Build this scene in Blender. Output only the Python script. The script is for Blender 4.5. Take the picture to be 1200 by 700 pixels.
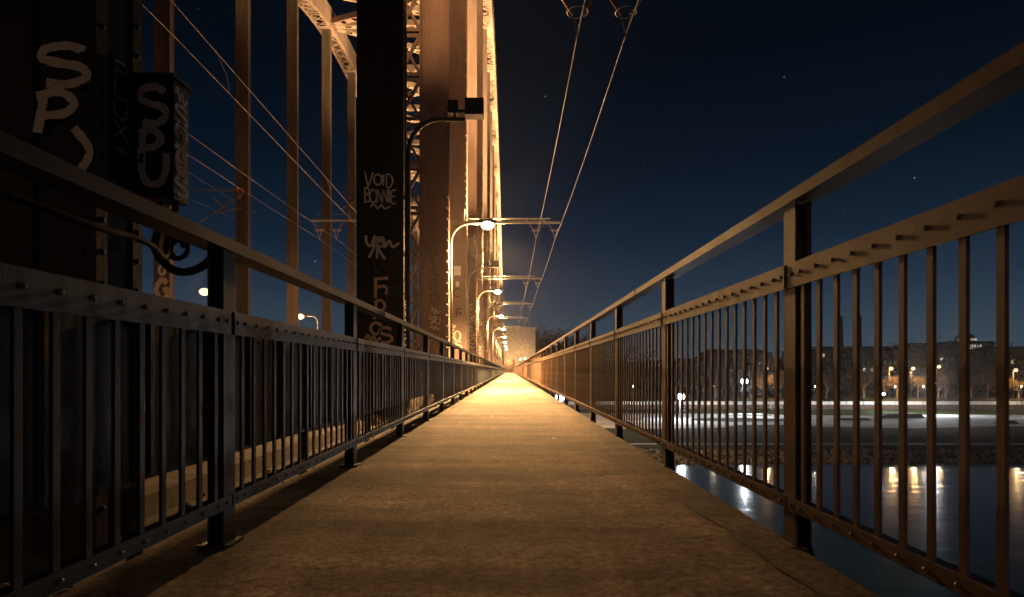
import bpy, math, random
from mathutils import Vector, Matrix
random.seed(7)
R = math.radians
S = bpy.context.scene
for o in list(bpy.data.objects): bpy.data.objects.remove(o, do_unlink=True)
COL = S.collection

# ------------------------------------------------------------------ camera
ZC = 0.69                       # eye height above the footway
F = 727.0                       # focal length in photo pixels (1200 wide)
cd = bpy.data.cameras.new('camera'); cam = bpy.data.objects.new('camera', cd); COL.objects.link(cam)
cam.location = (0, 0, ZC); cam.rotation_euler = (R(90), 0, 0)
cd.sensor_width = 36; cd.lens = 36*F/1200
cd.shift_x = 3/1200; cd.shift_y = 84/1200
cd.clip_start = 0.05; cd.clip_end = 6000
cd.dof.use_dof = True; cd.dof.focus_distance = 9.0; cd.dof.aperture_fstop = 5.0
S.camera = cam
S.render.resolution_x = 1024; S.render.resolution_y = 597
S.view_settings.view_transform = 'Standard'; S.view_settings.look = 'None'
S.view_settings.exposure = 0.0; S.view_settings.gamma = 1.0
S.render.engine = 'CYCLES'
S.cycles.use_denoising = True
S.cycles.volume_bounces = 0
S.cycles.max_bounces = 6
S.cycles.sample_clamp_indirect = 4.0

# ------------------------------------------------------------------ night sky
W = bpy.data.worlds.new('World'); S.world = W; W.use_nodes = True
nt = W.node_tree; nt.nodes.clear()
N = nt.nodes.new; L = nt.links.new
tc = N('ShaderNodeTexCoord'); sx = N('ShaderNodeSeparateXYZ'); L(tc.outputs['Generated'], sx.inputs[0])
ramp = N('ShaderNodeValToRGB'); L(sx.outputs['Z'], ramp.inputs[0])
cr = ramp.color_ramp
stops = [(0.0, (0.052, 0.086, 0.118)), (0.06, (0.033, 0.060, 0.092)), (0.13, (0.0155, 0.0325, 0.060)), (0.20, (0.0056, 0.0165, 0.036)),
         (0.30, (0.0018, 0.0072, 0.0170)), (0.44, (0.0010, 0.0032, 0.0072)), (1.0, (0.0008, 0.0020, 0.0045))]
cr.elements[0].position = 0; cr.elements[0].color = (*stops[0][1], 1)
cr.elements[1].position = 1; cr.elements[1].color = (*stops[-1][1], 1)
for p, c in stops[1:-1]:
    e = cr.elements.new(p); e.color = (*c, 1)
# stars
vo = N('ShaderNodeTexVoronoi'); vo.inputs['Scale'].default_value = 34
L(tc.outputs['Generated'], vo.inputs['Vector'])
lt = N('ShaderNodeMath'); lt.operation = 'LESS_THAN'; lt.inputs[1].default_value = 0.034
L(vo.outputs['Distance'], lt.inputs[0])
sc_ = N('ShaderNodeSeparateColor'); L(vo.outputs['Color'], sc_.inputs[0])
pw = N('ShaderNodeMath'); pw.operation = 'POWER'; pw.inputs[1].default_value = 3; L(sc_.outputs[0], pw.inputs[0])
mu = N('ShaderNodeMath'); mu.operation = 'MULTIPLY'; L(lt.outputs[0], mu.inputs[0]); L(pw.outputs[0], mu.inputs[1])
mu2 = N('ShaderNodeMath'); mu2.operation = 'MULTIPLY'; L(mu.outputs[0], mu2.inputs[0]); mu2.inputs[1].default_value = 0.5
add = N('ShaderNodeVectorMath'); add.operation = 'ADD'; L(ramp.outputs[0], add.inputs[0]); L(mu2.outputs[0], add.inputs[1])
bg = N('ShaderNodeBackground'); bg.inputs['Strength'].default_value = 0.9; L(add.outputs[0], bg.inputs[0])
wo = N('ShaderNodeOutputWorld'); L(bg.outputs[0], wo.inputs[0])

HAZE = 0.00018
SODIUM = (1.0, 0.54, 0.20); WHITE_L = (0.88, 0.94, 1.0)
STREET_W = 20500.0; FLOOD_W = 16000.0; PARK_W = 14000.0; WARM_W = 19000.0

def point(name, loc, w, col, r=0.1):
    l = bpy.data.lights.new(name, 'POINT'); l.energy = w; l.color = col; l.shadow_soft_size = r
    o = bpy.data.objects.new(name, l); COL.objects.link(o); o.location = loc; return o
def spot(name, loc, to, w, col, ang, blend=0.8, r=0.15):
    l = bpy.data.lights.new(name, 'SPOT'); l.energy = w; l.color = col; l.shadow_soft_size = r
    l.spot_size = R(ang); l.spot_blend = blend
    o = bpy.data.objects.new(name, l); COL.objects.link(o); o.location = loc
    o.rotation_euler = (Vector(to)-Vector(loc)).to_track_quat('-Z', 'Y').to_euler(); return o

# ------------------------------------------------------------------ materials
def mat(name, c1, c2=None, scale=4.0, rough=0.6, metal=0.0, bump=0.0, bscale=40.0, stretch=(1, 1, 1), spec=0.5, c3=None, detail=6, dist=0.01):
    m = bpy.data.materials.new(name); m.use_nodes = True; t = m.node_tree; n = t.nodes; l = t.links
    b = n['Principled BSDF']; b.inputs['Roughness'].default_value = rough; b.inputs['Metallic'].default_value = metal
    b.inputs['Specular IOR Level'].default_value = spec
    tcn = n.new('ShaderNodeTexCoord'); mp = n.new('ShaderNodeMapping'); mp.inputs['Scale'].default_value = stretch
    l.new(tcn.outputs['Object'], mp.inputs[0])
    if c2 is not None:
        no = n.new('ShaderNodeTexNoise'); no.inputs['Scale'].default_value = scale; no.inputs['Detail'].default_value = detail; no.inputs['Roughness'].default_value = 0.65
        l.new(mp.outputs[0], no.inputs[0]); rp = n.new('ShaderNodeValToRGB')
        rp.color_ramp.elements[0].position = 0.36; rp.color_ramp.elements[0].color = (*c1, 1)
        rp.color_ramp.elements[1].position = 0.64; rp.color_ramp.elements[1].color = (*c2, 1)
        if c3 is not None:
            e = rp.color_ramp.elements.new(0.72); e.color = (*c3, 1)
        l.new(no.outputs[0], rp.inputs[0]); l.new(rp.outputs[0], b.inputs['Base Color'])
        rr = n.new('ShaderNodeMapRange'); rr.inputs['To Min'].default_value = rough-0.12; rr.inputs['To Max'].default_value = min(1, rough+0.15)
        l.new(no.outputs[0], rr.inputs[0]); l.new(rr.outputs[0], b.inputs['Roughness'])
    else: b.inputs['Base Color'].default_value = (*c1, 1)
    if bump > 0:
        nb = n.new('ShaderNodeTexNoise'); nb.inputs['Scale'].default_value = bscale; nb.inputs['Detail'].default_value = 8
        l.new(mp.outputs[0], nb.inputs[0]); bp = n.new('ShaderNodeBump'); bp.inputs['Strength'].default_value = bump; bp.inputs['Distance'].default_value = dist
        l.new(nb.outputs[0], bp.inputs['Height']); l.new(bp.outputs[0], b.inputs['Normal'])
    return m
def emis(name, c, s):
    m = bpy.data.materials.new(name); m.use_nodes = True; b = m.node_tree.nodes['Principled BSDF']
    b.inputs['Base Color'].default_value = (0, 0, 0, 1); b.inputs['Emission Color'].default_value = (*c, 1); b.inputs['Emission Strength'].default_value = s
    return m
M = {
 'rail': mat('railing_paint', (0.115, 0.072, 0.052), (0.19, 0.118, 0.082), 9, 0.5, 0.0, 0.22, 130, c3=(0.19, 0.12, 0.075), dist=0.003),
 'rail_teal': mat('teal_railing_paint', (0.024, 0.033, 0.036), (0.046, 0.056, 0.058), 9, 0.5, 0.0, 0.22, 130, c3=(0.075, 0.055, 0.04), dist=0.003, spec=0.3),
 'bolt': mat('bolt_steel', (0.12, 0.10, 0.085), (0.2, 0.17, 0.14), 30, 0.45, 0.3),
 'panel': mat('panel_paint', (0.016, 0.026, 0.031), (0.032, 0.043, 0.048), 3, 0.55, 0, 0.3, 30, stretch=(1, 1, 0.3), spec=0.3),
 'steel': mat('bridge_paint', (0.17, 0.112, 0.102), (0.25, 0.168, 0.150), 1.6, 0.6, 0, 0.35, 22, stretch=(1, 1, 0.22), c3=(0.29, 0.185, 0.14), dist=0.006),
 'steel_far': mat('far_bridge_paint', (0.095, 0.068, 0.058), (0.15, 0.108, 0.092), 1.6, 0.65, 0, 0.35, 22, stretch=(1, 1, 0.22), c3=(0.19, 0.125, 0.095), dist=0.006, spec=0.2),  # bridge_paint copied darker for the columns across the tracks
 'steel_dark': mat('shaded_bridge_paint', (0.012, 0.010, 0.009), (0.028, 0.021, 0.017), 2.0, 0.6, 0, 0.35, 22, stretch=(1, 1, 0.25), c3=(0.036, 0.024, 0.017), dist=0.006, spec=0.18),  # bridge_paint darkened: the nearest columns' lack of light is put into colour
 'pole': mat('galvanised_pole', (0.22, 0.20, 0.17), (0.32, 0.29, 0.25), 8, 0.5, 0.2),
 'black': mat('black_housing', (0.012, 0.012, 0.013), (0.022, 0.021, 0.02), 12, 0.5),
 'rubber': mat('black_cable', (0.010, 0.010, 0.010), (0.022, 0.02, 0.018), 12, 0.8, spec=0.1),
 'wire': mat('copper_wire', (0.22, 0.17, 0.14), (0.32, 0.26, 0.21), 8, 0.4, 0.3),
 'ins': mat('brown_insulator', (0.20, 0.08, 0.045), (0.28, 0.12, 0.07), 12, 0.3),
 'ring': mat('ring_metal', (0.5, 0.42, 0.34), (0.6, 0.5, 0.4), 12, 0.35, 0.4),
 'paint_tan': mat('tan_spray_paint', (0.72, 0.52, 0.36), (0.88, 0.66, 0.47), 25, 0.7),
 'paint_grey': mat('grey_spray_paint', (0.66, 0.62, 0.55), (0.85, 0.80, 0.70), 25, 0.7),
 'paint_blue': mat('pale_blue_spray_paint', (0.20, 0.24, 0.28), (0.36, 0.40, 0.44), 25, 0.7),
 'paint_red': mat('dull_red_spray_paint', (0.16, 0.07, 0.05), (0.22, 0.10, 0.07), 25, 0.7),
 'paint_dark': mat('dark_spray_paint', (0.035, 0.028, 0.024), (0.06, 0.05, 0.04), 25, 0.7),
 'concrete': mat('kerb_concrete', (0.13, 0.105, 0.09), (0.24, 0.20, 0.165), 5, 0.85, 0, 0.5, 40, spec=0.15),
 'ballast': mat('ballast', (0.04, 0.036, 0.032), (0.11, 0.09, 0.075), 14, 0.9, 0, 1.0, 30),
 'stone': mat('tower_stone', (0.22, 0.19, 0.16), (0.38, 0.33, 0.27), 1.5, 0.85, 0, 0.6, 8),
 'grass': mat('grass', (0.007, 0.010, 0.006), (0.022, 0.026, 0.014), 0.25, 0.95, 0, 1.0, 2.0, detail=10, spec=0.03),
 'lawn': mat('lawn', (0.018, 0.032, 0.014), (0.04, 0.06, 0.025), 0.4, 0.95, 0, 1.0, 3.0, spec=0.03),
 'plaza': mat('plaza_concrete', (0.20, 0.195, 0.19), (0.48, 0.47, 0.45), 0.09, 0.8, 0, 0.3, 3, spec=0.1),
 'rock': mat('bank_rock', (0.05, 0.047, 0.043), (0.17, 0.16, 0.15), 2, 0.9, 0, 0.8, 12),
 'brick': mat('brown_brick', (0.10, 0.06, 0.045), (0.16, 0.10, 0.075), 1.5, 0.9),
 'white': mat('white_render', (0.62, 0.60, 0.56), (0.8, 0.78, 0.74), 0.4, 0.8),
 'facade': mat('dark_facade', (0.012, 0.011, 0.011), (0.026, 0.023, 0.021), 0.2, 0.85, spec=0.1),
 'roof': mat('dark_roof', (0.02, 0.02, 0.022), (0.04, 0.04, 0.042), 0.5, 0.8),
 'bark': mat('bark', (0.10, 0.075, 0.055), (0.18, 0.14, 0.10), 3, 0.9, 0, 0.8, 10, spec=0.1),
 'twig': mat('twigs', (0.022, 0.018, 0.011), (0.075, 0.052, 0.026), 0.6, 0.9, spec=0.05),
 'leafdark': mat('dark_foliage', (0.006, 0.007, 0.005), (0.018, 0.017, 0.010), 0.3, 0.95, spec=0.03),
 'glass': mat('dark_window_glass', (0.01, 0.012, 0.015), None, rough=0.1),
 'bulb': emis('sodium_lamp', (1.0, 0.74, 0.40), 60), 'bulb_w': emis('white_lamp', (0.9, 0.95, 1.0), 40),
 'bulb_o': emis('orange_lamp', (1.0, 0.55, 0.20), 4.5), 'win': emis('lit_window', (1.0, 0.70, 0.38), 0.55), 'winw': emis('cool_lit_window', (0.95, 0.95, 0.85), 0.9),
 'dome': emis('floodlit_dome_lantern', (0.95, 0.92, 0.72), 0.5),
}
# footway: worn asphalt
def footway_mat():
    m = bpy.data.materials.new('footway_asphalt'); m.use_nodes = True; t = m.node_tree; n = t.nodes; l = t.links
    b = n['Principled BSDF']; g = n.new('ShaderNodeNewGeometry')
    def noise(sc, det, st=(1, 1, 1), rough=0.6):
        mp = n.new('ShaderNodeMapping'); mp.inputs['Scale'].default_value = st; l.new(g.outputs['Position'], mp.inputs[0])
        no = n.new('ShaderNodeTexNoise'); no.inputs['Scale'].default_value = sc; no.inputs['Detail'].default_value = det; no.inputs['Roughness'].default_value = rough
        l.new(mp.outputs[0], no.inputs[0]); return no.outputs[0]
    def rng(s, a, b_, c, d):
        r = n.new('ShaderNodeMapRange'); r.inputs['From Min'].default_value = a; r.inputs['From Max'].default_value = b_
        r.inputs['To Min'].default_value = c; r.inputs['To Max'].default_value = d; l.new(s, r.inputs[0]); return r.outputs[0]
    def mul(a, b_):
        q = n.new('ShaderNodeMath'); q.operation = 'MULTIPLY'; l.new(a, q.inputs[0]); l.new(b_, q.inputs[1]); return q.outputs[0]
    v = mul(rng(noise(1.3, 6, (0.45, 1.6, 1)), .36, .62, .42, 1.35), rng(noise(7, 8), .3, .7, .66, 1.28))
    v = mul(v, rng(noise(140, 3), .3, .7, .5, 1.5))
    v = mul(v, rng(noise(30, 6), .38, .62, .55, 1.4))
    v = mul(v, rng(noise(0.35, 3, (0.2, 1, 1)), .35, .65, .8, 1.15))
    v = mul(v, rng(noise(2.2, 5, (3.0, 0.35, 1)), .3, .7, .8, 1.16))
    vr = n.new('ShaderNodeTexVoronoi'); vr.inputs['Scale'].default_value = 3.2; l.new(g.outputs['Position'], vr.inputs['Vector'])
    v = mul(v, rng(vr.outputs['Distance'], .035, .06, .45, 1.0))
    v = mul(v, rng(noise(0.9, 2, (.8, .5, 1), .4), .56, .60, 1.0, .80))
    # dim light beside the rails painted in: darker along both edges
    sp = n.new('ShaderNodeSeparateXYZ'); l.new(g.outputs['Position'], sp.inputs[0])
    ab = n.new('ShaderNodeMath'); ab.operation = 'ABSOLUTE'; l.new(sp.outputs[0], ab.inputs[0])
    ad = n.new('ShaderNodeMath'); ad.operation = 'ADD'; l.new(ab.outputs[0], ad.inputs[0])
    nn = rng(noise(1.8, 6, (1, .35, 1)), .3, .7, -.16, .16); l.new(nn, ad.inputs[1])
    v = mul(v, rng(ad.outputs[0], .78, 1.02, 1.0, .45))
    cx = n.new('ShaderNodeCombineXYZ')
    for i, k in enumerate((0.37, 0.285, 0.225)):
        q = n.new('ShaderNodeMath'); q.operation = 'MULTIPLY'; q.inputs[1].default_value = k; l.new(v, q.inputs[0]); l.new(q.outputs[0], cx.inputs[i])
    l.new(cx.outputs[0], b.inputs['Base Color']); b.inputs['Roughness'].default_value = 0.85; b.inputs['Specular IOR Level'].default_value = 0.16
    bp = n.new('ShaderNodeBump'); bp.inputs['Strength'].default_value = 0.7; bp.inputs['Distance'].default_value = 0.010; l.new(noise(70, 8), bp.inputs['Height'])
    b2 = n.new('ShaderNodeBump'); b2.inputs['Strength'].default_value = 0.6; b2.inputs['Distance'].default_value = 0.05; l.new(noise(1.1, 4, (0.4, 1.5, 1)), b2.inputs['Height'])
    l.new(bp.outputs[0], b2.inputs['Normal']); l.new(b2.outputs[0], b.inputs['Normal'])
    return m
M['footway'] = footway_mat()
def water_mat():
    m = bpy.data.materials.new('river_water'); m.use_nodes = True; t = m.node_tree; n = t.nodes; l = t.links
    b = n['Principled BSDF']; b.inputs['Base Color'].default_value = (0.003, 0.010, 0.020, 1); b.inputs['Roughness'].default_value = 0.11; b.inputs['IOR'].default_value = 1.45
    g = n.new('ShaderNodeNewGeometry'); mp = n.new('ShaderNodeMapping'); mp.inputs['Scale'].default_value = (0.25, 0.9, 1); l.new(g.outputs['Position'], mp.inputs[0])
    no = n.new('ShaderNodeTexNoise'); no.inputs['Scale'].default_value = 0.55; no.inputs['Detail'].default_value = 5; l.new(mp.outputs[0], no.inputs[0])
    bp = n.new('ShaderNodeBump'); bp.inputs['Strength'].default_value = 0.5; bp.inputs['Distance'].default_value = 0.12; l.new(no.outputs[0], bp.inputs['Height']); l.new(bp.outputs[0], b.inputs['Normal'])
    return m
M['water'] = water_mat()

# ------------------------------------------------------------------ mesh helpers
class MB:
    def __init__(s): s.v = []; s.f = []
    def box(s, x0, y0, z0, x1, y1, z1):
        b = len(s.v)
        s.v += [(x0, y0, z0), (x1, y0, z0), (x1, y1, z0), (x0, y1, z0), (x0, y0, z1), (x1, y0, z1), (x1, y1, z1), (x0, y1, z1)]
        s.f += [tuple(b+i for i in q) for q in ((0, 3, 2, 1), (4, 5, 6, 7), (0, 1, 5, 4), (1, 2, 6, 5), (2, 3, 7, 6), (3, 0, 4, 7))]
        return s
    def bar(s, p, q, w, h, up=(0, 0, 1)):
        p = Vector(p); q = Vector(q); d = (q-p).normalized(); u = Vector(up)
        if abs(d.dot(u)) > 0.98: u = Vector((0, 1, 0))
        a = d.cross(u).normalized()*w/2; c = a.cross(d).normalized()*h/2; b = len(s.v)
        for e in (p, q): s.v += [tuple(e-a-c), tuple(e+a-c), tuple(e+a+c), tuple(e-a+c)]
        s.f += [tuple(b+i for i in q_) for q_ in ((0, 1, 2, 3), (7, 6, 5, 4), (0, 4, 5, 1), (1, 5, 6, 2), (2, 6, 7, 3), (3, 7, 4, 0))]
        return s
    def tube(s, path, r, n=8, caps=True):
        path = [Vector(p) for p in path]; rs = r if isinstance(r, (list, tuple)) else [r]*len(path); b = len(s.v)
        prev = None
        for i, p in enumerate(path):
            d = (path[min(i+1, len(path)-1)]-path[max(i-1, 0)]).normalized()
            u = prev if prev is not None else (Vector((0, 0, 1)) if abs(d.z) < 0.9 else Vector((1, 0, 0)))
            a = (u-d*u.dot(d)).normalized(); prev = a; c = d.cross(a)
            for k in range(n):
                t = 2*math.pi*k/n; s.v.append(tuple(p+(a*math.cos(t)+c*math.sin(t))*rs[i]))
        for i in range(len(path)-1):
            for k in range(n):
                k2 = (k+1) % n; s.f.append((b+i*n+k, b+i*n+k2, b+(i+1)*n+k2, b+(i+1)*n+k))
        if caps:
            s.f.append(tuple(b+k for k in range(n))[::-1]); s.f.append(tuple(b+(len(path)-1)*n+k for k in range(n)))
        return s
    def dome(s, c, nrm, r, h, n=6):
        c = Vector(c); d = Vector(nrm).normalized(); u = Vector((0, 0, 1)) if abs(d.z) < 0.9 else Vector((1, 0, 0)); a = d.cross(u).normalized(); e = d.cross(a); b = len(s.v)
        for (rr, hh) in ((r, 0), (r*0.75, h*0.75)):
            for k in range(n):
                t = 2*math.pi*k/n; s.v.append(tuple(c+(a*math.cos(t)+e*math.sin(t))*rr+d*hh))
        s.v.append(tuple(c+d*h))
        for k in range(n):
            k2 = (k+1) % n; s.f += [(b+k, b+k2, b+n+k2, b+n+k), (b+n+k, b+n+k2, b+2*n)]
        return s
    def sphere(s, c, r, n=10, m=6, sz=1.0):
        b = len(s.v)
        for i in range(1, m):
            a = math.pi*i/m
            for k in range(n):
                t = 2*math.pi*k/n; s.v.append((c[0]+r*math.sin(a)*math.cos(t), c[1]+r*math.sin(a)*math.sin(t), c[2]+r*sz*math.cos(a)))
        s.v += [(c[0], c[1], c[2]+r*sz), (c[0], c[1], c[2]-r*sz)]; top = len(s.v)-2
        for i in range(m-2):
            for k in range(n):
                k2 = (k+1) % n; s.f.append((b+i*n+k, b+(i+1)*n+k, b+(i+1)*n+k2, b+i*n+k2))
        for k in range(n):
            k2 = (k+1) % n; s.f += [(top, b+k, b+k2), (top+1, b+(m-2)*n+k2, b+(m-2)*n+k)]
        return s
    def mesh(s, name, m):
        me = bpy.data.meshes.new(name); me.from_pydata([tuple(v) for v in s.v], [], s.f); me.materials.append(m); me.update(); return me
    def build(s, name, m, parent=None, smooth=False, loc=None):
        me = s.mesh(name, m)
        if smooth: me.polygons.foreach_set('use_smooth', [True]*len(me.polygons))
        return link(name, me, parent, loc)
def link(name, me, parent=None, loc=None):
    o = bpy.data.objects.new(name, me); COL.objects.link(o)
    if loc: o.location = loc
    if parent:
        o.parent = parent
        if not loc:          # geometry written in world space: cancel the parent's offset
            p = parent; off = Vector((0, 0, 0))
            while p: off += p.location; p = p.parent
            o.location = -off
    return o
def tag(o, label=None, cat=None, group=None, kind=None):
    for k, v in (('label', label), ('category', cat), ('group', group), ('kind', kind)):
        if v: o[k] = v
    return o
def empty(name, loc, label=None, cat=None, group=None):
    o = bpy.data.objects.new(name, None); o.empty_display_size = 0.2; COL.objects.link(o); o.location = loc
    return tag(o, label, cat, group)
def copy_tree(o, parent=None):
    c = o.copy(); COL.objects.link(c)
    if parent: c.parent = parent
    for ch in o.children: copy_tree(ch, c)
    return c
def spline(pts, n=8):
    pts = [Vector(p) for p in pts]
    if len(pts) < 3: return pts
    out = []
    P = [pts[0]*2-pts[1]]+pts+[pts[-1]*2-pts[-2]]
    for i in range(1, len(P)-2):
        for k in range(n):
            t = k/n; a, b, c, d = P[i-1], P[i], P[i+1], P[i+2]
            out.append(0.5*((2*b)+(-a+c)*t+(2*a-5*b+4*c-d)*t*t+(-a+3*b-3*c+d)*t**3))
    out.append(pts[-1]); return out

# stroke alphabet for the sprayed letters: polylines in a unit cell
G = {
 'S': [[(.92, .86), (.6, 1), (.15, .92), (.05, .7), (.4, .56), (.85, .45), (.95, .2), (.6, .02), (.15, .06)]],
 'P': [[(.12, 0), (.2, .5), (.28, .95)], [(.1, .88), (.6, 1), (.95, .75), (.75, .48), (.25, .42)]],
 'I': [[(.5, 1), (.56, .5), (.48, 0)]],
 'U': [[(.1, 1), (.08, .4), (.3, .03), (.7, .05), (.9, .45), (.92, 1)]],
 'V': [[(.05, 1), (.35, .05), (.5, .1), (.95, .95)]],
 'O': [[(.5, 1), (.12, .8), (.06, .35), (.4, .02), (.85, .2), (.92, .7), (.5, 1)]],
 'D': [[(.2, .95), (.2, .05)], [(.05, .95), (.6, .95), (.95, .5), (.6, .05), (.1, .02)]],
 'B': [[(.2, 1), (.2, 0)], [(.1, .97), (.7, .95), (.75, .62), (.25, .52), (.85, .45), (.85, .08), (.1, .0)]],
 'N': [[(.1, 0), (.15, .95), (.5, .5), (.85, .05), (.9, 1)]],
 'E': [[(.9, .95), (.3, .9), (.1, .5), (.3, .08), (.9, .1)], [(.12, .52), (.75, .55)]],
 'Y': [[(.05, 1), (.15, .6), (.5, .5), (.8, 1)], [(.8, 1), (.7, .4), (.3, -.1)]],
 'R': [[(.15, 0), (.2, 1)], [(.05, .95), (.75, .95), (.8, .6), (.25, .5), (.95, -.05)]],
 'F': [[(.2, 0), (.22, 1)], [(.1, .95), (.95, 1)], [(.2, .55), (.8, .58), (.85, .2)]],
 'C': [[(.9, .85), (.5, 1), (.1, .7), (.1, .3), (.5, 0), (.92, .15)]],
 'G': [[(.9, .85), (.5, 1), (.1, .7), (.1, .3), (.5, 0), (.9, .2), (.9, .5), (.55, .5)]],
 'X': [[(.05, 1), (.95, 0)], [(.9, 1), (.1, 0)]],
 'L': [[(.2, 1), (.15, .05), (.9, .05)]],
 'J': [[(.7, 1), (.72, .2), (.4, -.05), (.1, .2)]],
 'T': [[(.05, .95), (.95, 1)], [(.5, .95), (.48, 0)]],
 'K': [[(.15, 1), (.15, 0)], [(.85, 1), (.2, .5), (.9, 0)]],
 '-': [[(.1, .5), (.9, .55)]],
 '~': [[(0, .5), (.2, .9), (.35, .2), (.55, .8), (.7, .2), (1, .6)]],
 ')': [[(.3, 1), (.75, .6), (.75, .3), (.45, 0)]],
}
def letters(items, face, parent, m, name='graffiti', seg=5):
    """items: (char, u, v, w, h, stroke). face(u, v) -> point on the surface. One object per tag."""
    mb = MB()
    for (ch, u, v, w, h, st) in items:
        for k, line in enumerate(G[ch]):
            pts = spline([(u+x*w, v+y*h, 0) for x, y in line], seg); b = len(mb.v)
            for i, p in enumerate(pts):
                d = pts[min(i+1, len(pts)-1)]-pts[max(i-1, 0)]; d.z = 0
                if d.length < 1e-9: d = Vector((1, 0, 0))
                d.normalize(); nrm = Vector((-d.y, d.x, 0))*st*0.5*(0.85+0.3*random.random())
                for e in (p+nrm, p-nrm): mb.v.append(tuple(face(e.x, e.y, 0.0025+0.0006*k)))
            for i in range(len(pts)-1): mb.f.append((b+2*i, b+2*i+1, b+2*i+3, b+2*i+2))
    return mb.build(name, m, parent)
def front(y): return lambda u, v, e: Vector((u, y-e, v))      # u = x, v = z, facing the camera
def right(x): return lambda u, v, e: Vector((x+e, u, v))      # u = y, facing +x

# ================================================================== THE BRIDGE
DK = lambda k: 11.9+8.85*k           # front plane of the k-th pair of columns
KMAX = 16
YEND = 162.0
# footway
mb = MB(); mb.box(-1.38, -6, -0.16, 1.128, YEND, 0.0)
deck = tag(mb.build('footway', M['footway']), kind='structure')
mb = MB(); mb.box(1.131, -6, -0.19, 1.143, YEND, -0.012); mb.build('edge_strip', M['rail'], deck)
mb = MB()
for y in range(-5, 162, 3): mb.box(-1.3, y-.06, -0.55, 1.1, y+.06, -0.161)
mb.box(-1.2, -6, -0.9, -0.95, YEND, -0.56); mb.box(0.7, -6, -0.9, 0.95, YEND, -0.56)
tag(mb.build('deck_beams', M['steel_dark'], deck), kind='stuff')
# joints and cracks
mb = MB()
def ribbon(pts, w, z):
    b = len(mb.v)
    for i, p in enumerate(pts):
        p = Vector((*p, 0)); q = Vector((*pts[min(i+1, len(pts)-1)], 0)); r = Vector((*pts[max(i-1, 0)], 0)); d = (q-r).normalized(); ww = w*(0.5+random.random())
        n_ = Vector((-d.y, d.x, 0))*ww/2; mb.v += [(p.x+n_.x, p.y+n_.y, z), (p.x-n_.x, p.y-n_.y, z)]
    for i in range(len(pts)-1): mb.f.append((b+2*i, b+2*i+1, b+2*i+3, b+2*i+2))
def jitter(a, b, n, j):
    return [(a[0]+(b[0]-a[0])*i/n+random.uniform(-j, j), a[1]+(b[1]-a[1])*i/n+random.uniform(-j, j)) for i in range(n+1)]
ribbon(jitter((0.15, 10.7), (1.128, 10.72), 24, 0.012), 0.022, 0.004)
for yj in (21.3, 31.9, 42.5, 53.1, 63.7): ribbon(jitter((-1.1, yj), (1.128, yj), 20, 0.012), 0.03, 0.004)
ribbon(jitter((-1.1, 9.1), (0.6, 9.0), 24, 0.012), 0.006, 0.004)
ribbon([(0.70, 10.5), (0.73, 9.4), (0.78, 8.6), (0.80, 7.6), (0.86, 6.9), (0.87, 5.6), (0.88, 4.6), (0.90, 3.9), (0.93, 3.0), (0.98, 2.2)][:] , 0.001, 0.004)
crk = []
base = [(0.70, 10.6), (0.74, 9.4), (0.80, 8.4), (0.80, 7.4), (0.87, 6.6), (0.86, 5.4), (0.90, 4.4), (0.88, 3.6), (0.93, 2.8), (0.96, 1.6)]
for a, b in zip(base[:-1], base[1:]): crk += jitter(a, b, 9, 0.010)[:-1]
ribbon(crk, 0.017, 0.0045)
mb.build('crack', M['paint_dark'], deck)
# small litter lying on the footway
mb = MB()
for i in range(60):
    x = random.uniform(-0.95, 1.0); y = random.uniform(1.6, 22); s_ = random.uniform(0.003, 0.010)
    a = random.random()*3; dx, dy = math.cos(a)*s_, math.sin(a)*s_*2; b = len(mb.v)
    mb.v += [(x-dx, y-dy, 0.002), (x+dy*.5, y-dx*.5, 0.004), (x+dx, y+dy, 0.003), (x-dy*.5, y+dx*.5, 0.006)]; mb.f.append((b, b+1, b+2, b+3))
for (x, y) in ((-0.30, 9.2), (-0.12, 9.8), (0.17, 12.5), (0.42, 6.2)):
    b = len(mb.v); mb.v += [(x, y, .003), (x+.05, y+.02, .003), (x+.06, y+.1, .006), (x+.01, y+.09, .003)]; mb.f.append((b, b+1, b+2, b+3))
tag(mb.build('litter', M['white']), 'tiny pale scraps and leaf bits scattered over the footway', 'litter', kind='stuff')

# track bed behind the left railing and the far footway
mb = MB(); mb.box(-17.6, -6, -0.62, -1.40, YEND, -0.21)
tag(mb.build('track_bed', M['ballast']), kind='structure')
mb = MB(); mb.box(-21.0, -6, -0.3, -17.62, YEND, -0.05); tag(mb.build('far_footway', M['footway']), kind='structure')

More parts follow.
